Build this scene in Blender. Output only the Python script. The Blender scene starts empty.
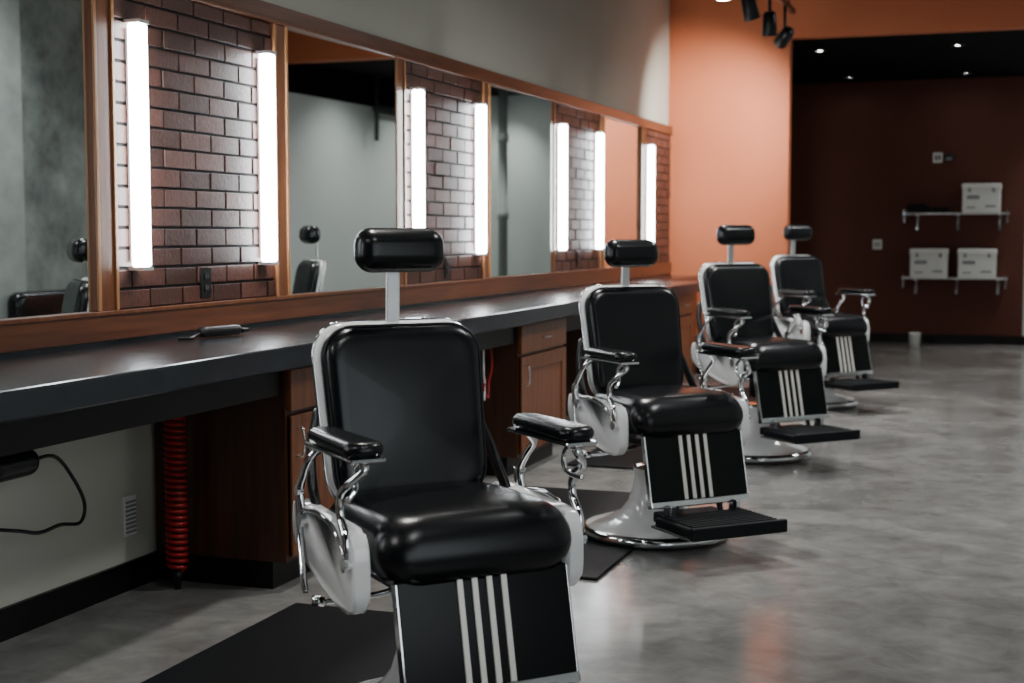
import bpy, bmesh, math, random
from mathutils import Vector, Matrix
random.seed(7)
S = bpy.context.scene
COL = S.collection
pi = math.pi

# ------------------------------------------------------------------ materials
def mat(name, color, rough=0.5, metal=0.0, spec=0.5, coat=0.0, emit=None, estr=0.0,
        noise=None, bump=None, coatr=0.1):
    """noise=(scale, color2, lo, hi)   bump=(scale, strength, dist)"""
    m = bpy.data.materials.new(name); m.use_nodes = True
    nt = m.node_tree; b = nt.nodes['Principled BSDF']
    b.inputs['Base Color'].default_value = (*color, 1)
    b.inputs['Roughness'].default_value = rough
    b.inputs['Metallic'].default_value = metal
    b.inputs['Specular IOR Level'].default_value = spec
    b.inputs['Coat Weight'].default_value = coat
    b.inputs['Coat Roughness'].default_value = coatr
    if emit:
        b.inputs['Emission Color'].default_value = (*emit, 1)
        b.inputs['Emission Strength'].default_value = estr
    tc = nt.nodes.new('ShaderNodeTexCoord')
    if noise:
        n = nt.nodes.new('ShaderNodeTexNoise'); n.inputs['Scale'].default_value = noise[0]
        n.inputs['Detail'].default_value = 8; n.inputs['Roughness'].default_value = 0.6
        nt.links.new(tc.outputs['Object'], n.inputs['Vector'])
        r = nt.nodes.new('ShaderNodeValToRGB')
        r.color_ramp.elements[0].position = noise[2]; r.color_ramp.elements[1].position = noise[3]
        r.color_ramp.elements[0].color = (*color, 1); r.color_ramp.elements[1].color = (*noise[1], 1)
        nt.links.new(n.outputs['Fac'], r.inputs['Fac'])
        nt.links.new(r.outputs['Color'], b.inputs['Base Color'])
    if bump:
        n2 = nt.nodes.new('ShaderNodeTexNoise'); n2.inputs['Scale'].default_value = bump[0]
        n2.inputs['Detail'].default_value = 5
        nt.links.new(tc.outputs['Object'], n2.inputs['Vector'])
        bp = nt.nodes.new('ShaderNodeBump'); bp.inputs['Strength'].default_value = bump[1]
        bp.inputs['Distance'].default_value = bump[2]
        nt.links.new(n2.outputs['Fac'], bp.inputs['Height'])
        nt.links.new(bp.outputs['Normal'], b.inputs['Normal'])
    return m

def wood(name, c1, c2, axis, rough=0.35):
    m = bpy.data.materials.new(name); m.use_nodes = True
    nt = m.node_tree; b = nt.nodes['Principled BSDF']
    b.inputs['Roughness'].default_value = rough
    b.inputs['Coat Weight'].default_value = 0.2; b.inputs['Coat Roughness'].default_value = 0.3
    tc = nt.nodes.new('ShaderNodeTexCoord'); mp = nt.nodes.new('ShaderNodeMapping')
    sc = [28, 28, 28]; sc[axis] = 1.6
    mp.inputs['Scale'].default_value = sc
    nt.links.new(tc.outputs['Object'], mp.inputs['Vector'])
    n = nt.nodes.new('ShaderNodeTexNoise'); n.inputs['Scale'].default_value = 1.5
    n.inputs['Detail'].default_value = 7; n.inputs['Distortion'].default_value = 0.6
    nt.links.new(mp.outputs['Vector'], n.inputs['Vector'])
    r = nt.nodes.new('ShaderNodeValToRGB')
    r.color_ramp.elements[0].position = .3; r.color_ramp.elements[1].position = .72
    r.color_ramp.elements[0].color = (*c1, 1); r.color_ramp.elements[1].color = (*c2, 1)
    nt.links.new(n.outputs['Fac'], r.inputs['Fac'])
    nt.links.new(r.outputs['Color'], b.inputs['Base Color'])
    bp = nt.nodes.new('ShaderNodeBump'); bp.inputs['Strength'].default_value = .12
    bp.inputs['Distance'].default_value = .003
    nt.links.new(n.outputs['Fac'], bp.inputs['Height']); nt.links.new(bp.outputs['Normal'], b.inputs['Normal'])
    return m

M = {}
M['leather'] = mat('black_leather', (.0025,.003,.004), .27, spec=.36, coat=.0, bump=(260,.10,.002))
M['piping'] = mat('black_piping', (.003,.003,.004), .3, spec=.3)
M['chrome'] = mat('chrome', (.84,.85,.87), .09, metal=1)
M['enamel'] = mat('white_enamel', (.87,.87,.86), .18, coat=.6, noise=(3,(.82,.82,.80),.4,.8))
M['blackmetal'] = mat('black_metal', (.008,.008,.009), .35, metal=.3)
M['rubber'] = mat('black_rubber', (.004,.005,.0065), .6, spec=.2, bump=(120,.2,.002))
M['panel'] = mat('black_vinyl', (.003,.003,.0035), .22, spec=.2)
M['stripe'] = mat('silver_stripe', (.78,.75,.69), .35, metal=.3)
M['woodv'] = wood('cherry_wood_vertical', (.10,.030,.011), (.21,.070,.026), 2)
M['woodh'] = wood('cherry_wood_horizontal', (.075,.022,.009), (.16,.051,.020), 1)
M['woodlip'] = wood('lit_wood_lip', (.33,.145,.058), (.50,.25,.10), 2)  # paler tone puts the light on the post edges into the colour
M['wooddark'] = wood('dark_cherry_cabinet', (.032,.010,.005), (.075,.023,.010), 2, .4)
M['plaster'] = mat('painted_plaster', (.56,.55,.48), .8, noise=(1.3,(.52,.51,.445),.3,.7), bump=(90,.08,.002))
M['plaster_cool'] = mat('painted_plaster_cool', (.60,.66,.64), .8, noise=(1.3,(.56,.62,.60),.3,.7), bump=(90,.08,.002))
M['charcoal'] = mat('charcoal_paint', (.035,.036,.038), .8, noise=(1.3,(.03,.031,.033),.3,.7))
M['orange'] = mat('terracotta_paint', (.57,.158,.062), .65, noise=(1.1,(.52,.138,.052),.3,.7), bump=(90,.06,.002))
M['maroon'] = mat('rust_paint', (.105,.024,.012), .7, noise=(1.1,(.09,.020,.010),.3,.7), bump=(90,.06,.002))
M['black'] = mat('black_ceiling_paint', (.002,.002,.003), .85, spec=.1)
M['base'] = mat('black_baseboard', (.004,.004,.004), .4, spec=.3)
M['mirror'] = mat('mirror_glass', (.84,.88,.87), .012, metal=1)
M['diffuser'] = mat('lamp_diffuser', (.9,.9,.9), .4, emit=(.90,.965,1), estr=32)
M['alu'] = mat('aluminium_cap', (.80,.80,.80), .35, metal=.6)
M['mortar'] = mat('mortar', (.020,.016,.016), .8, bump=(150,.5,.004))
M['counter'] = mat('black_laminate', (.009,.011,.0145), .24, coat=.3, coatr=.18, noise=(11,(.023,.027,.034),.35,.75), bump=(22,.12,.004))
M['plastic'] = mat('black_plastic', (.006,.006,.007), .3)
M['red'] = mat('red_hose', (.34,.008,.008), .3)
M['white'] = mat('white_plastic', (.86,.86,.84), .4)
M['grey'] = mat('grey_plastic', (.28,.29,.30), .4)
M['label'] = mat('dark_label', (.05,.05,.055), .5)
M['towel'] = mat('black_towel', (.008,.008,.008), .95, bump=(200,.6,.004))
M['lens'] = mat('spot_lens', (1,1,1), .3, emit=(1,.96,.9), estr=60)
M['pipe'] = mat('grey_painted_pipe', (.36,.40,.39), .5)
M['darkpipe'] = mat('dark_steel_pipe', (.05,.055,.055), .4, metal=.5)
M['concrete'] = mat('raw_concrete', (.085,.098,.092), .8, noise=(2.8,(.27,.31,.285),.35,.7), bump=(30,.3,.01))
M['concrete2'] = mat('raw_concrete_pale', (.22,.25,.235), .8, noise=(2.8,(.36,.40,.37),.35,.7), bump=(30,.3,.01))

def floor_mat():
    m = bpy.data.materials.new('polished_concrete'); m.use_nodes = True
    nt = m.node_tree; b = nt.nodes['Principled BSDF']
    tc = nt.nodes.new('ShaderNodeTexCoord')
    def N(s, d, dist=0):
        n = nt.nodes.new('ShaderNodeTexNoise'); n.inputs['Scale'].default_value = s
        n.inputs['Detail'].default_value = d; n.inputs['Distortion'].default_value = dist
        n.inputs['Roughness'].default_value = .62
        nt.links.new(tc.outputs['Object'], n.inputs['Vector']); return n
    a = N(.9, 10, .9); c = N(7, 10, .5)
    r = nt.nodes.new('ShaderNodeValToRGB'); r.color_ramp.elements[0].position = .3; r.color_ramp.elements[1].position = .72
    r.color_ramp.elements[0].color = (.135,.133,.127,1); r.color_ramp.elements[1].color = (.315,.307,.292,1)
    nt.links.new(a.outputs['Fac'], r.inputs['Fac'])
    r2 = nt.nodes.new('ShaderNodeValToRGB'); r2.color_ramp.elements[0].position = .32; r2.color_ramp.elements[1].position = .68
    r2.color_ramp.elements[0].color = (.70,.70,.70,1); r2.color_ramp.elements[1].color = (1.12,1.12,1.12,1)
    nt.links.new(c.outputs['Fac'], r2.inputs['Fac'])
    mx = nt.nodes.new('ShaderNodeMix'); mx.data_type = 'RGBA'; mx.blend_type = 'MULTIPLY'; mx.inputs['Factor'].default_value = 1
    nt.links.new(r.outputs['Color'], mx.inputs['A']); nt.links.new(r2.outputs['Color'], mx.inputs['B'])
    nt.links.new(mx.outputs['Result'], b.inputs['Base Color'])
    rr = nt.nodes.new('ShaderNodeMapRange'); rr.inputs['To Min'].default_value = .10; rr.inputs['To Max'].default_value = .32
    nt.links.new(a.outputs['Fac'], rr.inputs['Value']); nt.links.new(rr.outputs['Result'], b.inputs['Roughness'])
    bp = nt.nodes.new('ShaderNodeBump'); bp.inputs['Strength'].default_value = .08; bp.inputs['Distance'].default_value = .004
    nt.links.new(c.outputs['Fac'], bp.inputs['Height']); nt.links.new(bp.outputs['Normal'], b.inputs['Normal'])
    return m
M['floor'] = floor_mat()

def brick_mat():
    m = bpy.data.materials.new('brown_brick'); m.use_nodes = True
    nt = m.node_tree; b = nt.nodes['Principled BSDF']; b.inputs['Roughness'].default_value = .45
    b.inputs['Specular IOR Level'].default_value = .45
    at = nt.nodes.new('ShaderNodeAttribute'); at.attribute_name = 'tone'
    r = nt.nodes.new('ShaderNodeValToRGB')
    r.color_ramp.elements[0].color = (.046,.018,.013,1); r.color_ramp.elements[1].color = (.105,.040,.029,1)
    nt.links.new(at.outputs['Fac'], r.inputs['Fac'])
    tc = nt.nodes.new('ShaderNodeTexCoord'); n = nt.nodes.new('ShaderNodeTexNoise')
    n.inputs['Scale'].default_value = 60; n.inputs['Detail'].default_value = 6
    nt.links.new(tc.outputs['Object'], n.inputs['Vector'])
    mx = nt.nodes.new('ShaderNodeMix'); mx.data_type = 'RGBA'; mx.blend_type = 'OVERLAY'; mx.inputs['Factor'].default_value = .5
    nt.links.new(r.outputs['Color'], mx.inputs['A']); nt.links.new(n.outputs['Fac'], mx.inputs['B'])
    nt.links.new(mx.outputs['Result'], b.inputs['Base Color'])
    bp = nt.nodes.new('ShaderNodeBump'); bp.inputs['Strength'].default_value = .5; bp.inputs['Distance'].default_value = .004
    nt.links.new(n.outputs['Fac'], bp.inputs['Height']); nt.links.new(bp.outputs['Normal'], b.inputs['Normal'])
    return m
M['brick'] = brick_mat()

# ------------------------------------------------------------------ mesh helpers
def me_from_bm(bm, name, mats, smooth=False):
    me = bpy.data.meshes.new(name); bm.normal_update(); bm.to_mesh(me); bm.free()
    for k in mats: me.materials.append(M[k])
    if smooth:
        me.polygons.foreach_set('use_smooth', [True]*len(me.polygons))
    return me

def obj(name, data, parent=None, loc=(0,0,0), rot=(0,0,0)):
    o = bpy.data.objects.new(name, data); COL.objects.link(o)
    o.location = loc; o.rotation_euler = rot
    if parent: o.parent = parent
    return o

def empty(name, loc=(0,0,0), rz=0):
    o = bpy.data.objects.new(name, None); COL.objects.link(o)
    o.location = loc; o.rotation_euler = (0,0,rz); o.empty_display_size = .1
    return o

def add_box(bm, lo, hi, mi=0, bev=0.0, seg=2):
    c = [(a+b)/2 for a,b in zip(lo,hi)]; s = [b-a for a,b in zip(lo,hi)]
    r = bmesh.ops.create_cube(bm, size=1)
    vs = r['verts']
    for v in vs: v.co = Vector((c[0]+v.co.x*s[0], c[1]+v.co.y*s[1], c[2]+v.co.z*s[2]))
    fs = set(f for v in vs for f in v.link_faces)
    for f in fs: f.material_index = mi
    if bev > 0:
        es = set(e for v in vs for e in v.link_edges)
        rr = bmesh.ops.bevel(bm, geom=list(es), offset=bev, segments=seg, affect='EDGES', profile=.5)
        for f in rr['faces']: f.material_index = mi
        return list(set(v for f in rr['faces'] for v in f.verts))
    return vs

def boxes(name, lst, mats, parent=None, loc=(0,0,0), rot=(0,0,0), bev=0.0):
    bm = bmesh.new()
    for b in lst:
        lo, hi = b[0], b[1]; mi = b[2] if len(b) > 2 else 0; bv = b[3] if len(b) > 3 else bev
        add_box(bm, lo, hi, mi, bv)
    return obj(name, me_from_bm(bm, name, mats), parent, loc, rot)

def lathe_mesh(name, prof, mats, seg=48, smooth=True):
    """prof: list (r,z[,mi])"""
    bm = bmesh.new(); rings = []
    for p in prof:
        r, z = p[0], p[1]
        if r < 1e-5: rings.append([bm.verts.new((0,0,z))])
        else: rings.append([bm.verts.new((r*math.cos(2*pi*i/seg), r*math.sin(2*pi*i/seg), z)) for i in range(seg)])
    for k in range(len(rings)-1):
        A, B = rings[k], rings[k+1]; mi = prof[k+1][2] if len(prof[k+1]) > 2 else 0
        for i in range(seg):
            j = (i+1) % seg
            if len(A) == 1 and len(B) == 1: continue
            if len(A) == 1: f = bm.faces.new((A[0], B[j], B[i]))
            elif len(B) == 1: f = bm.faces.new((A[i], A[j], B[0]))
            else: f = bm.faces.new((A[i], A[j], B[j], B[i]))
            f.material_index = mi
    bmesh.ops.recalc_face_normals(bm, faces=bm.faces)
    return me_from_bm(bm, name, mats, smooth)

def rrect(w, h, R, n=8):
    R = max(R, .0005); pts = []
    for cx, cz, a0 in ((w/2-R,h/2-R,0),(-w/2+R,h/2-R,90),(-w/2+R,-h/2+R,180),(w/2-R,-h/2+R,270)):
        for i in range(n+1):
            a = math.radians(a0+90*i/n); pts.append((cx+R*math.cos(a), cz+R*math.sin(a)))
    return pts

def pillow(name, w, h, T, R, r, bulge, m, plane='XZ', warp=None):
    bm = bmesh.new()
    steps = []
    for i in range(0, 9):
        ph = pi/2*i/8; steps.append((r*(1-math.cos(ph)), math.sin(ph)))
    mn = min(w, h)/2
    for i in range(1, 12):
        t = i/12; steps.append((r+(mn-r)*t*.99, 1))
    def ring(d, s, sign):
        pts = rrect(w-2*d, h-2*d, max(R-d, (mn-d)*.35))
        return [bm.verts.new((x, -sign*s*(T/2+bulge*(1-(2*x/w)**2)*(1-(2*z/h)**2)), z)) for x, z in pts]
    base = ring(0, 0, 1)
    for sign in (1, -1):
        prev = base
        for k, (d, s) in enumerate(steps):
            if k == 0: continue
            cur = ring(d, s, sign)
            n = len(cur)
            for i in range(n):
                j = (i+1) % n
                bm.faces.new((prev[i], prev[j], cur[j], cur[i]) if sign == 1 else (prev[j], prev[i], cur[i], cur[j]))
            prev = cur
        bm.faces.new(prev if sign == 1 else list(reversed(prev)))
    for v in bm.verts:
        if warp: v.co = Vector(warp(*v.co))
        if plane == 'XY': v.co = Vector((v.co.x, v.co.z, -v.co.y))
    bmesh.ops.recalc_face_normals(bm, faces=bm.faces)
    return me_from_bm(bm, name, [m], True)

def smooth_path(pts, n=8):
    P = [Vector(p) for p in pts]
    if len(P) < 3: return P
    P = [2*P[0]-P[1]] + P + [2*P[-1]-P[-2]]
    out = []
    for i in range(1, len(P)-2):
        for k in range(n):
            t = k/n; a, b, c, d = P[i-1], P[i], P[i+1], P[i+2]
            out.append(.5*((2*b)+(-a+c)*t+(2*a-5*b+4*c-d)*t*t+(-a+3*b-3*c+d)*t**3))
    out.append(P[-2]); return out

def tube_bm(bm, path, rad, seg=10, mi=0, closed=False, sx=1.0):
    rings = []; n = len(path); up = None
    for i, p in enumerate(path):
        if closed: t = path[(i+1) % n]-path[i-1]
        else: t = path[min(i+1, n-1)]-path[max(i-1, 0)]
        t = t.normalized()
        if up is None:
            up = Vector((1,0,0)) if abs(t.x) < .8 else Vector((0,0,1))
        a = (up - t*up.dot(t)).normalized(); up = a; b = t.cross(a)
        rr = rad(i/(n-1)) if callable(rad) else rad
        rings.append([bm.verts.new(p+(a*math.cos(2*pi*k/seg)*sx+b*math.sin(2*pi*k/seg))*rr) for k in range(seg)])
    m = n if closed else n-1
    for i in range(m):
        A, B = rings[i], rings[(i+1) % n]
        for k in range(seg):
            f = bm.faces.new((A[k], A[(k+1)%seg], B[(k+1)%seg], B[k])); f.material_index = mi; f.smooth = True
    if not closed:
        for q, rv in ((rings[0], True), (rings[-1], False)):
            f = bm.faces.new(list(reversed(q)) if rv else q); f.material_index = mi

def tubes(name, lst, m, seg=10):
    bm = bmesh.new()
    for t in lst:
        pts, rad = t[0], t[1]; sx = t[2] if len(t) > 2 else 1
        tube_bm(bm, smooth_path(pts), rad, seg, sx=sx)
    bmesh.ops.recalc_face_normals(bm, faces=bm.faces)
    return me_from_bm(bm, name, [m])

def plate_bm(bm, outline, x0, x1, mi=0, bev=.006):
    v0 = [bm.verts.new((x0, y, z)) for y, z in outline]; v1 = [bm.verts.new((x1, y, z)) for y, z in outline]
    f0 = bm.faces.new(v0); f1 = bm.faces.new(list(reversed(v1))); n = len(outline); fs = [f0, f1]
    for i in range(n):
        j = (i+1) % n; fs.append(bm.faces.new((v0[j], v0[i], v1[i], v1[j])))
    for f in fs: f.material_index = mi
    if bev:
        es = list(set(f0.edges) | set(f1.edges))
        bmesh.ops.bevel(bm, geom=es, offset=bev, segments=3, affect='EDGES', profile=.5)

def smooth_closed(pts, n=5):
    P = [Vector((p[0], p[1], 0)) for p in pts]; m = len(P); out = []
    for i in range(m):
        a, b, c, d = P[i-1], P[i], P[(i+1)%m], P[(i+2)%m]
        for k in range(n):
            t = k/n; q = .5*((2*b)+(-a+c)*t+(2*a-5*b+4*c-d)*t*t+(-a+3*b-3*c+d)*t**3)
            out.append((q.x, q.y))
    return out

# ------------------------------------------------------------------ room shell
RX, CH, PY, BY = 4.2, 3.7, 12.36, 16.7
boxes('floor', [((-.2,-2.2,-.1),(RX+.2,BY+.2,0))], ['floor'])
boxes('wall_left', [((-.2,-2.2,0),(0,BY+.2,CH))], ['plaster'])
WY0, WY1, WZ0, WZ1 = -1.7, 2.3, .55, 2.5
boxes('wall_right', [((RX,-2.2,0),(RX+.2,WY0,2.63),0),((RX,WY1,0),(RX+.2,BY+.2,2.63),0),
                     ((RX,WY0,0),(RX+.2,WY1,WZ0),0),((RX,WY0,WZ1),(RX+.2,WY1,2.63),0),
                     ((RX,-2.2,2.63),(RX+.2,BY+.2,CH),1)], ['plaster_cool','black'])
boxes('added_fill_window', [((RX+.05,WY0,WZ0),(RX+.11,WY1,WZ0+.06)),((RX+.05,WY0,WZ1-.06),(RX+.11,WY1,WZ1))]+
      [((RX+.05,y-.03,WZ0+.06),(RX+.11,y+.03,WZ1-.06)) for y in (WY0+.03,-.37,.97,WY1-.03)], ['blackmetal'])  # unseen opening, added to let fill light reach the left wall
boxes('wall_front', [((0,-2.2,0),(RX,-2.0,CH))], ['charcoal'])
boxes('wall_back', [((0,BY,0),(3.0,BY+.2,CH),0),((3.0,BY,0),(RX,BY+.2,CH),1)], ['maroon','plaster_cool'])
boxes('wall_partition', [((0,PY,0),(1.05,PY+.14,CH)),((1.05,PY,2.9),(RX,PY+.14,CH))], ['orange'])
boxes('ceiling', [((-.2,-2.2,CH),(RX+.2,BY+.2,CH+.1)),((0,PY+.14,2.95),(RX,BY,3.02))], ['black'])
boxes('baseboard_left', [((0,-2,0),(.015,PY,.10))], ['base'])
boxes('baseboard_back', [((0,BY-.015,0),(RX,BY,.10))], ['base'])
boxes('baseboard_partition', [((.0,PY-.015,0),(1.05,PY,.10)),((1.05,PY-.015,0),(1.065,PY+.14,.10))], ['base'])
boxes('baseboard_right', [((RX-.015,-2,0),(RX,BY-.02,.10))], ['base'])

# ------------------------------------------------------------------ mirror wall
P0, PITCH, PW = 4.062, 1.215, .115
posts = [P0+PITCH*k for k in range(-3, 7)]
ZB, ZB2, ZT2, ZT = .886, .985, 2.10, 2.175
fr = [((0.001,-1.0,ZB),(.035,PY-.002,ZB2),0),((0.001,-1.0,ZT2),(.035,PY-.002,ZT),0)]
for y in posts:
    fr.append(((0.001,y-PW/2,ZB2),(.027,y+PW/2,ZT2),1))
frame = boxes('mirror_frame', fr, ['woodh','woodv','woodlip'], bev=.003)
lips = []
for y in posts:
    for s in (-1, 1):
        ye = y+s*(PW/2-.008)
        lips.append(((.026,ye-.008,ZB2),(.034,ye+.008,ZT2),0))
boxes('lips', lips, ['woodlip'], parent=frame, bev=.002)
boxes('rail_lips', [((.034,-1,ZT2-.0),(.042,PY-.002,ZT2+.014)),((.034,-1,ZB2-.014),(.042,PY-.002,ZB2))], ['woodv'], parent=frame, bev=.002)

def brick_panel(y0, y1):
    bm = bmesh.new()
    add_box(bm, (0.001,y0,ZB2), (.012,y1,ZT2), 1)
    lay = bm.verts.layers.float.new('tone')
    z = ZB2+.004; row = 0
    while z < ZT2-.01:
        zt = min(z+.0605, ZT2-.002); off = (row % 2)*.105 + random.random()*.01
        y = y0-off
        while y < y1:
            a = max(y, y0+.001); b = min(y+.2, y1-.001)
            if b-a > .015:
                d = .021+random.uniform(-.002,.002); tone = random.random()
                vs = add_box(bm, (.011,a,z), (d,b,zt), 0, .0025, 2)
                for v in vs: v[lay] = tone
            y += .21
        z += .0705; row += 1
    obj('brick_panel', me_from_bm(bm, 'brick_panel', ['brick','mortar']))

def vanity_light(y):
    e = empty('vanity_light', (.023, y, 1.545))
    bm = bmesh.new(); add_box(bm, (.010,-.030,-.415), (.058,.030,.415), 0, .010, 4)
    obj('diffuser', me_from_bm(bm, 'diffuser', ['diffuser'], True), e)
    boxes('housing', [((0,-.022,-.40),(.010,.022,.40)),((.0,-.032,.415),(.060,.032,.427)),((.0,-.032,-.427),(.060,.032,-.415))], ['alu'], e)

def outlet(name, loc, rz=0):
    e = empty(name, loc, rz)
    bm = bmesh.new(); add_box(bm, (0,-.036,-.058), (.007,.036,.058), 0, .003, 2)
    for z in (-.022,.022): add_box(bm, (.006,-.017,z-.014), (.010,.017,z+.014), 0, .003, 2)
    obj('plate', me_from_bm(bm, 'plate', ['plastic']), e)
    sl = []
    for z in (-.022,.022):
        sl += [((.0095,-.008,z-.004),(.0105,-.006,z+.006)),((.0095,.006,z-.004),(.0105,.008,z+.006))]
    boxes('slots', sl, ['grey'], e)

for k in (-2, 0, 2, 4, 6):
    y0 = posts[k+3]+PW/2; y1 = (posts[k+4]-PW/2) if k < 6 else PY-.005
    brick_panel(y0, y1)
    vanity_light(y0+.100)
    if k < 6: vanity_light(y1-.105)
    outlet('power_outlet', (.023, (y0+y1)/2+.01, 1.06))
for k in (-3, -1, 1, 3, 5):
    y0 = posts[k+3]+PW/2; y1 = posts[k+4]-PW/2; w = y1-y0
    rz = math.radians({3:-1.8, 1:-1.1}.get(k, 0))
    boxes('wall_mirror', [((-.004,-w/2+.001,ZB2),(.0,w/2-.001,ZT2))], ['mirror'], loc=({3:.024,1:.019}.get(k,.012),(y0+y1)/2,0), rot=(0,0,rz))

# ------------------------------------------------------------------ counter & cabinets
boxes('countertop', [((.002,-1.0,.790),(.63,10.9,.87),0,.008),((.002,10.9,.790),(.28,PY-.002,.87),0,.006),
                     ((.002,-1.0,.87),(.018,PY-.002,.885),0,0)], ['counter'])
boxes('countertop_apron', [((.50,a,.69),(.53,b,.789)) for a,b in ((-1,1.88),(2.70,4.32),(5.14,6.76),(7.58,9.2))], ['base'])

def cabinet(y0, y1, xf=.56, name='base_cabinet', door=True):
    e = empty(name, (0,y0,0)); w = y1-y0
    L = [((.016,0,.1),(xf-.02,w,.789),0)]
    L.append(((.016,.01,0),(xf-.08,w-.01,.1),1))
    boxes('carcass', L, ['wooddark','base'], e)
    bm = bmesh.new(); x0, x1 = xf-.02, xf
    g = .012
    add_box(bm, (x0,g,.63), (x1,w-g,.775), 0, .004)
    add_box(bm, (x0,g,.12), (x0+.012,w-g,.615), 0, 0)
    r = .075
    for lo, hi in (((x0,g,.12),(x1,g+r,.615)),((x0,w-g-r,.12),(x1,w-g,.615)),((x0,g+r,.12),(x1,w-g-r,.12+r)),((x0,g+r,.615-r),(x1,w-g-r,.615))):
        add_box(bm, lo, hi, 0, .003)
    obj('door_and_drawer', me_from_bm(bm, 'cabinet_front', ['woodv']), e)
    hs = [([(xf,w/2-.06,.70),(xf+.022,w/2-.055,.70),(xf+.028,w/2,.70),(xf+.022,w/2+.055,.70),(xf,w/2+.06,.70)],.005),
          ([(xf,.05,.47),(xf+.022,.05,.475),(xf+.028,.05,.52),(xf+.022,.05,.565),(xf,.05,.57)],.005)]
    obj('handles', tubes('cabinet_handles', hs, 'chrome'), e)
cabinet(4.34,5.12); cabinet(6.78,7.56); cabinet(9.22,10.0); cabinet(1.9,2.68); cabinet(10.2,10.88)
boxes('counter_end_panel', [((.016,10.9,0),(.27,10.94,.789),0,0),((.25,10.94,0),(.27,PY-.016,.789),0,0)], ['woodh'])

# under-counter bits
def helix(z0, z1, turns, r, rad, name, loc):
    bm = bmesh.new(); n = turns*14
    path = [Vector((r*math.cos(2*pi*i/14), r*math.sin(2*pi*i/14), z0+(z1-z0)*i/n)) for i in range(n+1)]
    path = [Vector((0,0,z0+.05)), Vector((r*.5,0,z0+.02))]+path+[Vector((r*.4,0,z1-.02)), Vector((0,0,z1-.05))]
    tube_bm(bm, path, rad, 8)
    bmesh.ops.recalc_face_normals(bm, faces=bm.faces)
    return obj(name, me_from_bm(bm, name, ['red'], True), None, loc)
h = helix(.735, .08, 30, .032, .0075, 'coiled_air_hose', (.16,4.245,0))
obj('nozzle', lathe_mesh('nozzle', [(0,.0),(.012,.0),(.014,.03),(.02,.04),(.02,.07),(0,.07)], ['plastic'], 16), h)
hd = empty('hair_dryer', (.15,3.42,.57))
obj('barrel', pillow('dryer_barrel', .22,.085,.085,.04,.04,.0,'plastic'), hd, (0,-.03,0), (0,0,pi/2))
obj('grip', pillow('dryer_grip', .05,.12,.04,.02,.018,0,'plastic'), hd, (0,-.02,.075), (0,0,pi/2))
obj('hook', tubes('dryer_hook', [([(0,-.02,.12),(0,-.02,.165),(-.06,-.02,.18),(-.148,-.02,.18)],.006)], 'chrome'), hd)
obj('cable', tubes('dryer_cable', [([(0,.06,0),(0,.18,-.005),(0,.27,-.09),(-.01,.335,-.18),(-.01,.31,-.235),(0,.2,-.22),(0,.1,-.225),(0,.0,-.20),(0,-.2,-.15),(-.148,-.35,-.1)],.006)], 'plastic'), hd)
pc = empty('power_cord', (.44,6.62,.0))
obj('red_lead', tubes('red_lead', [([(0,0,.789),(.01,.03,.6),(0,.01,.5),(.01,-.03,.43),(0,-.06,.47),(0,-.04,.52)],.006)], 'red'), pc)
obj('white_lead', tubes('white_lead', [([(0,-.06,.789),(.01,-.09,.58),(0,-.05,.5),(.01,-.08,.42)],.005)], 'white'), pc)
boxes('air_vent', [((.0005,4.16,.19),(.006,4.23,.33),0)]+[((.006,4.166,.20+.015*i),(.010,4.224,.207+.015*i),1) for i in range(8)], ['white','grey'])

# clipper on counter
hc = empty('hair_clipper', (.19,4.50,.871), math.radians(-14))
obj('body', pillow('clipper_body', .055,.20,.036,.018,.015,.002,'plastic','XY', warp=lambda x,y,z:(x*(1+.15*math.cos(z*30)),y,z)), hc, (0,0,.021))
boxes('blade', [((-.022,.098,.010),(.022,.130,.026),0,.002)], ['plastic'], hc)
obj('lever', tubes('clipper_cord', [([(0,-.09,.018),(.01,-.13,.01),(.03,-.17,.006),(.0,-.2,.006)],.006)], 'plastic'), hc)

# floor mats
for yc in (3.34, 5.68, 8.05, 10.45):
    bm = bmesh.new(); add_box(bm, (-.43,-.84,0), (.43,.84,.012), 0, .006, 2)
    obj('floor_mat', me_from_bm(bm, 'floor_mat', ['rubber']), None, (1.09,yc,.0005))

# ------------------------------------------------------------------ barber chair
CM = {}
CM['base'] = lathe_mesh('chair_base', [(0,0,0),(.295,0,0),(.308,.008,0),(.310,.02,0),(.300,.034,0),(.285,.040,0),
      (.283,.040,1),(.25,.052,1),(.19,.070,1),(.14,.098,1),(.11,.14,1),(.095,.19,1),(.088,.25,1),(.092,.275,1),(.092,.285,0),(.07,.29,0),(0,.29,0)], ['chrome','enamel'], 64)
CM['piston'] = lathe_mesh('piston', [(0,.27),(.042,.27),(.042,.39),(.06,.40),(.06,.42),(0,.42)], ['blackmetal'], 24)
bm = bmesh.new()
add_box(bm, (-.16,-.18,.38), (.16,.15,.43), 0, .012); add_box(bm, (-.262,-.05,.405), (.262,.09,.435), 0, .008)
add_box(bm, (-.19,-.25,.415), (.19,.17,.44), 0, .01)
CM['seatframe'] = me_from_bm(bm, 'seat_frame', ['blackmetal'])
def seatwarp(x,y,z):
    k = 1+.05*(-z/.25)
    yy = y
    if z < -.14: yy = y + .35*(z+.14)**2*4
    return (x*k, yy, z)
CM['seat'] = pillow('seat_cushion', .50,.50,.155,.085,.064,.022,'leather','XY', seatwarp)
def backwarp(x,y,z):
    k = 1+.035*(z/.24)
    return (x*k, y-.35*x*x, z)
CM['back'] = pillow('back_cushion', .430,.465,.078,.085,.036,.022,'leather','XZ', backwarp)
CM['shell'] = pillow('back_shell', .448,.483,.040,.095,.020,.004,'enamel','XZ', backwarp)
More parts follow.
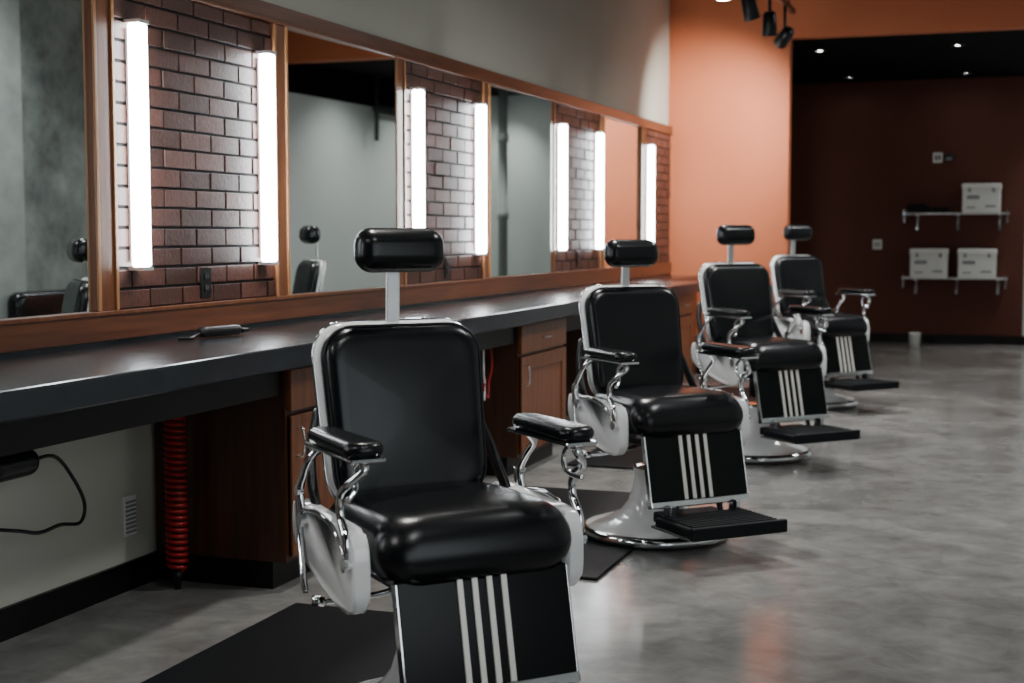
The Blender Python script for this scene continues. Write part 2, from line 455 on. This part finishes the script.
def loop(name, w, h, R, off, warp, rad, m):
    bm = bmesh.new(); P = [Vector(warp(x, off, z)) for x, z in rrect(w, h, R, 8)]
    D = []
    for i in range(len(P)):
        a, b = P[i], P[(i+1) % len(P)]
        if (b-a).length < 1e-4: continue
        n = max(1, int((b-a).length/.03))
        for k in range(n): D.append(a.lerp(b, k/n))
    tube_bm(bm, D, rad, 6, closed=True)
    return me_from_bm(bm, name, [m])
CM['backpipe'] = loop('back_piping', .426,.46,.083,-.018,backwarp,.004,'piping')
CM['shelltrim'] = loop('shell_trim', .450,.485,.095,.0,backwarp,.0045,'chrome')
CM['head'] = pillow('headrest_pad', .245,.116,.088,.046,.043,.010,'leather','XZ', lambda x,y,z:(x,y-.5*x*x,z))
CM['arm'] = pillow('armrest_pad', .088,.33,.036,.042,.018,.005,'leather','XY', lambda x,y,z:(x*(1+.12*(-z/.15)),y,z))
bm = bmesh.new()
for s in (-1,1):
    add_box(bm, (s*.278-.043,-.262,.720), (s*.278+.043,.060,.730), 0, .004)
CM['armplate'] = me_from_bm(bm, 'arm_plates', ['chrome'])
shield = smooth_closed([(.195,.555),(.17,.565),(.02,.56),(-.17,.555),(-.205,.54),(-.225,.50),(-.228,.42),(-.215,.375),(-.18,.358),(-.10,.365),(.02,.395),(.15,.435),(.19,.465),(.205,.51)], 4)
bm = bmesh.new()
for s in (-1,1):
    a, b = (.262,.300) if s > 0 else (-.300,-.262)
    plate_bm(bm, shield, a, b, 0, .010)
bmesh.ops.recalc_face_normals(bm, faces=bm.faces)
CM['shields'] = me_from_bm(bm, 'side_shields', ['enamel'], True)
T = []
for s in (-1,1):
    X = s*.278; X2 = s*.308
    T.append(([(X,-.21,.722),(X,-.235,.70),(X2,-.21,.665),(X2,-.165,.635),(X2,-.16,.585),(X2,-.195,.535),(X2,-.20,.48)],.0105))
    T.append(([(X,-.205,.72),(X,-.17,.69),(X,-.18,.65),(X2,-.21,.63)],.007))
    T.append(([(X,.03,.722),(X2,.045,.69),(X2,.09,.645),(X2,.12,.60),(X2,.10,.53)],.0105))
    T.append(([(X2,-.20,.48),(X2,-.13,.54),(X2,-.02,.565),(X2,.10,.555)],.006))
    T.append(([(X2,.14,.61),(X2,.13,.50),(X2+s*.012,.07,.40),(X2+s*.012,.05,.36)],.008))
CM['brackets'] = tubes('arm_brackets', T, 'chrome')
T = []
for s in (-1,1):
    T.append(([(s*.215,.245,.78),(s*.245,.21,.70),(s*.262,.16,.61),(s*.268,.10,.53)],.022,.5))
CM['backlink'] = tubes('back_hinges', T, 'blackmetal')
bm = bmesh.new()
for s in (-1,1):
    for (y,z,r) in ((-.20,.48,.018),(.10,.53,.018),(.12,.60,.014)):
        a = Matrix.Translation((s*.310,y,z)) @ Matrix.Rotation(pi/2,4,'Y')
        bmesh.ops.create_cone(bm, cap_ends=True, segments=20, radius1=r, radius2=r*.8, depth=.018, matrix=a)
CM['bolts'] = me_from_bm(bm, 'chrome_bolts', ['chrome'])
# leg panel (local: hinge at origin, extends -z)
bm = bmesh.new(); W = .222
add_box(bm, (-W,-.012,-.262), (W,.012,0), 0, .005)
add_box(bm, (-W-.004,-.017,-.285), (W+.004,.017,-.258), 1, .004)
for s in (-1,1): add_box(bm, (s*W-.0025,-.013,-.26), (s*W+.0025,.013,-.005), 1, .001)
for i in range(4):
    x = (i-1.5)*.038-.008; add_box(bm, (x-.0078,-.018,-.258), (x+.0078,-.011,-.004), 2, .002)
CM['legpanel'] = me_from_bm(bm, 'leg_panel', ['panel','chrome','stripe'])
# foot plate
bm = bmesh.new(); F = .03
add_box(bm, (-.205,-.63+F,.095), (.205,-.36+F,.135), 0, .010)
add_box(bm, (-.209,-.635+F,.090), (.209,-.34+F,.100), 1, .003)
for i in range(9):
    y = -.605+F+i*.027; add_box(bm, (-.19,y,.134), (.19,y+.013,.141), 0, .002)
add_box(bm, (-.212,-.645+F,.092), (.212,-.62+F,.142), 0, .006)
for s in (-1,1):
    add_box(bm, (s*.15-.012,-.41+F,.12), (s*.15+.012,-.355+F,.18), 1, .003)
add_box(bm, (-.14,-.39+F,.088), (.14,-.24+F,.13), 0, .008)
CM['foot'] = me_from_bm(bm, 'foot_rest', ['rubber','chrome'])
CM['support'] = tubes('foot_support', [([(s*.10,-.14,.40),(s*.10,-.24,.34),(s*.10,-.30,.22),(s*.10,-.33,.12)],.012) for s in (-1,1)], 'blackmetal')
CM['lever'] = tubes('pump_lever', [([(-.05,.0,.37),(-.13,.03,.34),(-.22,.07,.325),(-.26,.085,.322)],.008),([(-.26,.085,.322),(-.29,.095,.326)],.013)], 'chrome')
bm = bmesh.new(); add_box(bm, (-.019,-.006,-.16), (.019,.006,.16), 0, .004)
CM['post'] = me_from_bm(bm, 'headrest_post', ['alu'])

def chair(loc, deg, lift=0.0, head=0.0):
    e = empty('barber_chair', (loc[0],loc[1],.013), math.radians(deg))
    obj('pedestal', CM['base'], e)
    L = lift
    obj('piston', CM['piston'], e, (0,0,L*.9))
    obj('seat_frame', CM['seatframe'], e, (0,0,L))
    obj('seat', CM['seat'], e, (0,-.055,.503+L))
    tilt = math.radians(-11)
    bk = (0,.208,.765+L)
    obj('backrest', CM['back'], e, (0,bk[1]-.02,bk[2]), (tilt,0,0))
    obj('backrest_piping', CM['backpipe'], e, (0,bk[1]-.02,bk[2]), (tilt,0,0))
    obj('backrest_shell', CM['shell'], e, (0,bk[1]+.015,bk[2]), (tilt,0,0))
    obj('backrest_trim', CM['shelltrim'], e, (0,bk[1]+.015,bk[2]), (tilt,0,0))
    obj('headrest_post', CM['post'], e, (0,.258,1.03+L+head*.5), (math.radians(2),0,0))
    obj('headrest', CM['head'], e, (0,.216,1.190+L+head), (math.radians(-6),0,0))
    for s, n in ((-1,'armrest_right'),(1,'armrest_left')):
        obj(n, CM['arm'], e, (s*.278,-.100,.747+L))
    obj('arm_plates', CM['armplate'], e, (0,0,L))
    obj('side_shields', CM['shields'], e, (0,0,L))
    obj('arm_brackets', CM['brackets'], e, (0,0,L))
    obj('back_hinges', CM['backlink'], e, (0,0,L))
    obj('bolts', CM['bolts'], e, (0,0,L))
    obj('leg_panel', CM['legpanel'], e, (0,-.268,.443+L), (math.radians(-13),0,0))
    obj('foot_rest', CM['foot'], e, (0,0,L))
    obj('foot_support', CM['support'], e, (0,0,L))
    obj('pump_lever', CM['lever'], e, (0,0,L))
    return e
chair((1.55,3.25), 47)
chair((1.535,5.65), 45, .01, -.052)
chair((1.57,7.86), 47, .06, -.030)
chair((1.565,10.37), 50, .065, -.022)

# ------------------------------------------------------------------ back wall items
def shelf(z):
    e = empty('wall_shelf', (2.27,BY-.001,z))
    boxes('board', [((-.56,-.27,-.014),(.56,-.005,.0),0,.003)], ['alu'], e)
    T = []
    for x in (-.42,.02,.46):
        T.append(([(x,-.005,-.14),(x,-.03,-.12),(x,-.10,-.05),(x,-.22,-.025)],.009))
    obj('brackets', tubes('shelf_brackets', T, 'chrome'), e)
    boxes('bracket_plates', [((x-.014,-.008,-.19),(x+.014,0,-.014),0,.002) for x in (-.42,.02,.46)]+
          [((x-.008,-.275,-.11),(x+.008,-.262,.03),0,.002) for x in (-.54,.54)]+[((x-.012,-.275,-.026),(x+.012,-.01,-.014),0,.002) for x in (-.54,.54)], ['chrome'], e)
shelf(1.46); shelf(.745)
def case(x, z):
    e = empty('storage_case', (x,BY-.15,z))
    bm = bmesh.new(); add_box(bm, (-.20,-.115,.001), (.20,.115,.26), 0, .012); add_box(bm, (-.207,-.122,.25), (.207,.122,.32), 0, .014)
    obj('body', me_from_bm(bm, 'case_body', ['white']), e)
    boxes('label', [((-.15,-.1165,.15),(-.02,-.1145,.19),1),((.04,-.1165,.06),(.15,-.1145,.08),1),((-.15,-.1165,.05),(-.06,-.1145,.065),1)], ['label','grey'], e)
    boxes('latches', [((-.14,-.128,.225),(-.11,-.115,.27),0,.003),((.11,-.128,.225),(.14,-.115,.27),0,.003)], ['grey'], e)
    obj('handle', tubes('case_handle', [([(-.05,0,.315),(-.045,0,.34),(0,0,.347),(.045,0,.34),(.05,0,.315)],.008)], 'plastic'), e)
case(2.54,1.461); case(2.0,.746); case(2.51,.746)
e = empty('folded_towels', (1.98,BY-.14,1.461))
for i,(x,z,w) in enumerate(((-.1,.018,.26),(-.1,.052,.25),(.14,.018,.2),(.13,.05,.18),(-.12,.084,.22))):
    obj('towel_%d'%i, pillow('towel', w,.2,.034,.02,.016,.002,'towel','XY'), e, (x,0,z+.001))
def sw(name, x, z, dark=False):
    e = empty(name, (x,BY,z))
    boxes('plate', [((-.05,-.008,-.055),(.05,0,.055),0,.003)], ['white'], e)
    boxes('rocker', [((-.03,-.013,-.03),(-.006,-.007,.03),0,.002),((.006,-.013,-.03),(.03,-.007,.03),0,.002)], ['grey' if not dark else 'plastic'], e)
sw('light_switch', 1.42, 1.11)
sw('power_socket', 2.06, 2.08, True)
boxes('door_sensor', [((2.13,BY-.04,2.04),(2.23,BY-.001,2.12),0,.006),((2.15,BY-.045,2.055),(2.21,BY-.04,2.075),1,0)], ['plastic','grey'])
obj('paper_cup', lathe_mesh('paper_cup', [(0,.0005),(.050,.0005),(.062,.155),(.067,.162),(.058,.162),(.045,.02),(0,.02)], ['white'], 24), None, (1.90,15.95,0))

# ------------------------------------------------------------------ opposite side (seen in mirrors)
boxes('concrete_column', [((3.85,8.45,0),(RX-.001,10.4,CH-.01),0,.01),((3.78,7.5,0),(RX-.001,8.44,CH-.01),1,.01)], ['concrete','concrete2'])
e = empty('waiting_bench', (3.45,9.0,0))
obj('seat', pillow('bench_seat', 1.7,.5,.14,.06,.05,.01,'leather','XY'), e, (0,0,.40), (0,0,pi/2))
obj('back', pillow('bench_back', 1.7,.42,.12,.08,.05,.01,'leather'), e, (.24,0,.62), (0,0,pi/2))
boxes('legs', [((x-.02,y-.02,0),(x+.02,y+.02,.35)) for x in (-.18,.2) for y in (-.75,.75)], ['chrome'], e)
obj('drain_pipe', lathe_mesh('drain_pipe', [(0,.0),(.055,.0),(.055,1.4),(.07,1.4),(.07,1.5),(.055,1.5),(.055,2.3),(.07,2.3),(.07,2.4),(.055,2.4),(.055,2.94),(0,2.94)], ['pipe'], 24), None, (3.30,15.6,.001))
e = empty('ceiling_pipework', (0,0,0))
obj('pipe_drop', tubes('pipe_drop', [([(4.10,14.2,2.949),(4.10,14.2,2.25)],.025),([(4.10,14.2,2.60),(4.10,16.6,2.60)],.05)], 'darkpipe', 12), e)

# ------------------------------------------------------------------ light fixtures
def aim(o, target):
    d = Vector(target)-o.location
    o.rotation_euler = d.to_track_quat('-Z','Y').to_euler()
def spot(name, loc, target, power, size=60, blend=.7, col=(1,.95,.88), rad=.04):
    l = bpy.data.lights.new(name, 'SPOT'); l.energy = power; l.spot_size = math.radians(size); l.spot_blend = blend
    l.color = col; l.shadow_soft_size = rad
    o = bpy.data.objects.new(name, l); COL.objects.link(o); o.location = loc; aim(o, target); return o

TX, TZ = 1.2, 2.97
tr = empty('track_lighting', (0,0,0))
boxes('rail', [((TX-.018,-1.5,TZ),(TX+.018,11.5,TZ+.035))], ['blackmetal'], tr)
boxes('hangers', [((TX-.006,y-.006,TZ+.03),(TX+.006,y+.006,CH)) for y in (-1,2,5,8,11.3)], ['blackmetal'], tr)
headmesh = lathe_mesh('track_head', [(0,.09,0),(.03,.09,0),(.047,.07,0),(.055,-.08,0),(.052,-.085,0),(.050,-.078,0),(.048,-.074,1),(0,-.074,1)], ['blackmetal','lens'], 24)
heads = [(11.09,(.25,12.36,1.9),270,90),(10.38,(1.2,10.9,.0),130,75),(9.57,(1.7,10.2,.3),180,75),(8.67,(1.6,8.2,.3),180,75),
         (7.4,(.5,7.2,.9),120,75),(6.2,(1.6,5.9,.3),180,75),(5.0,(.4,4.8,.9),120,75),(3.9,(1.6,3.5,.3),110,75),(1.2,(.9,2.6,.3),45,75)]
for i,(y,tg,pw,sz) in enumerate(heads):
    p = Vector((TX,y,2.74)); d = (Vector(tg)-p).normalized()
    o = obj('head_%d'%i, headmesh, tr, p); o.rotation_euler = d.to_track_quat('-Z','Y').to_euler()
    obj('stem_%d'%i, tubes('stem', [([(0,0,.06),(0,0,.235)],.012)], 'blackmetal'), tr, p)
    s = spot('spot_lamp_%d'%i, p+d*.1, tg, pw, sz, 1.0, (1,.97,.92)); s.parent = tr
dm = lathe_mesh('downlight', [(.040,-.004,1),(0,-.004,1)], ['alu','lens'], 24)
rim = lathe_mesh('downlight_rim', [(.040,-.002),(.042,-.012),(.060,-.008),(.060,0)], ['blackmetal'], 24)
for (x,y) in ((1.13,13.7),(2.36,13.7),(1.13,16.15),(2.36,16.15),(3.3,13.4),(3.3,14.9),(3.45,16.2)):
    e = empty('recessed_downlight', (x,y,2.95))
    obj('lamp_disc', dm, e); obj('rim', rim, e)
    pw = 105 if x > 3 else (24 if y < 15 else 6)  # right-hand lamps are added, unseen, to brighten the pale wall
    s = spot('bulb', (0,0,-.02), (.9 if x > 3 else 0,0,-3), pw, 120 if x > 3 else 90, 1.0, (1,.98,.95) if x > 3 else (1,.93,.84), .08); s.parent = e
for (x,y,pw) in ((3.1,2.0,75),(3.1,5.0,180),(3.1,8.0,320),(3.1,11.0,270)):
    e = empty('pendant_spotlight', (x,y,3.5))
    o = obj('can', headmesh, e, (0,0,0)); obj('stem', tubes('pstem', [([(0,0,.06),(0,0,.2)],.01)], 'blackmetal'), e)
    s = spot('bulb', (0,0,-.1), (-.9,0,-3.5), pw, 130, 1.0, (.98,.99,1), .25); s.parent = e
# unseen fill lamp outside the added opening, brightens the under-counter wall
al = bpy.data.lights.new('added_fill_light', 'AREA'); al.shape = 'RECTANGLE'; al.size = 3.9; al.size_y = 1.9; al.energy = 55; al.color = (.88,.96,1)
ao = bpy.data.objects.new('added_fill_light', al); COL.objects.link(ao); ao.location = (RX+.35,.3,1.55); aim(ao, (0,.3,1.45))

w = bpy.data.worlds.new('world'); S.world = w; w.use_nodes = True
w.node_tree.nodes['Background'].inputs[0].default_value = (.6,.7,.8,1)
w.node_tree.nodes['Background'].inputs[1].default_value = .15

# ------------------------------------------------------------------ camera
cd = bpy.data.cameras.new('camera'); cd.lens = 50; cd.sensor_width = 36
cam = bpy.data.objects.new('camera', cd); COL.objects.link(cam)
cam.location = (2.906,0,1.25); cam.rotation_euler = (math.radians(90-4.4),0,math.radians(19.46))
cd.dof.use_dof = True; cd.dof.focus_distance = 4.2; cd.dof.aperture_fstop = 3.5
S.camera = cam
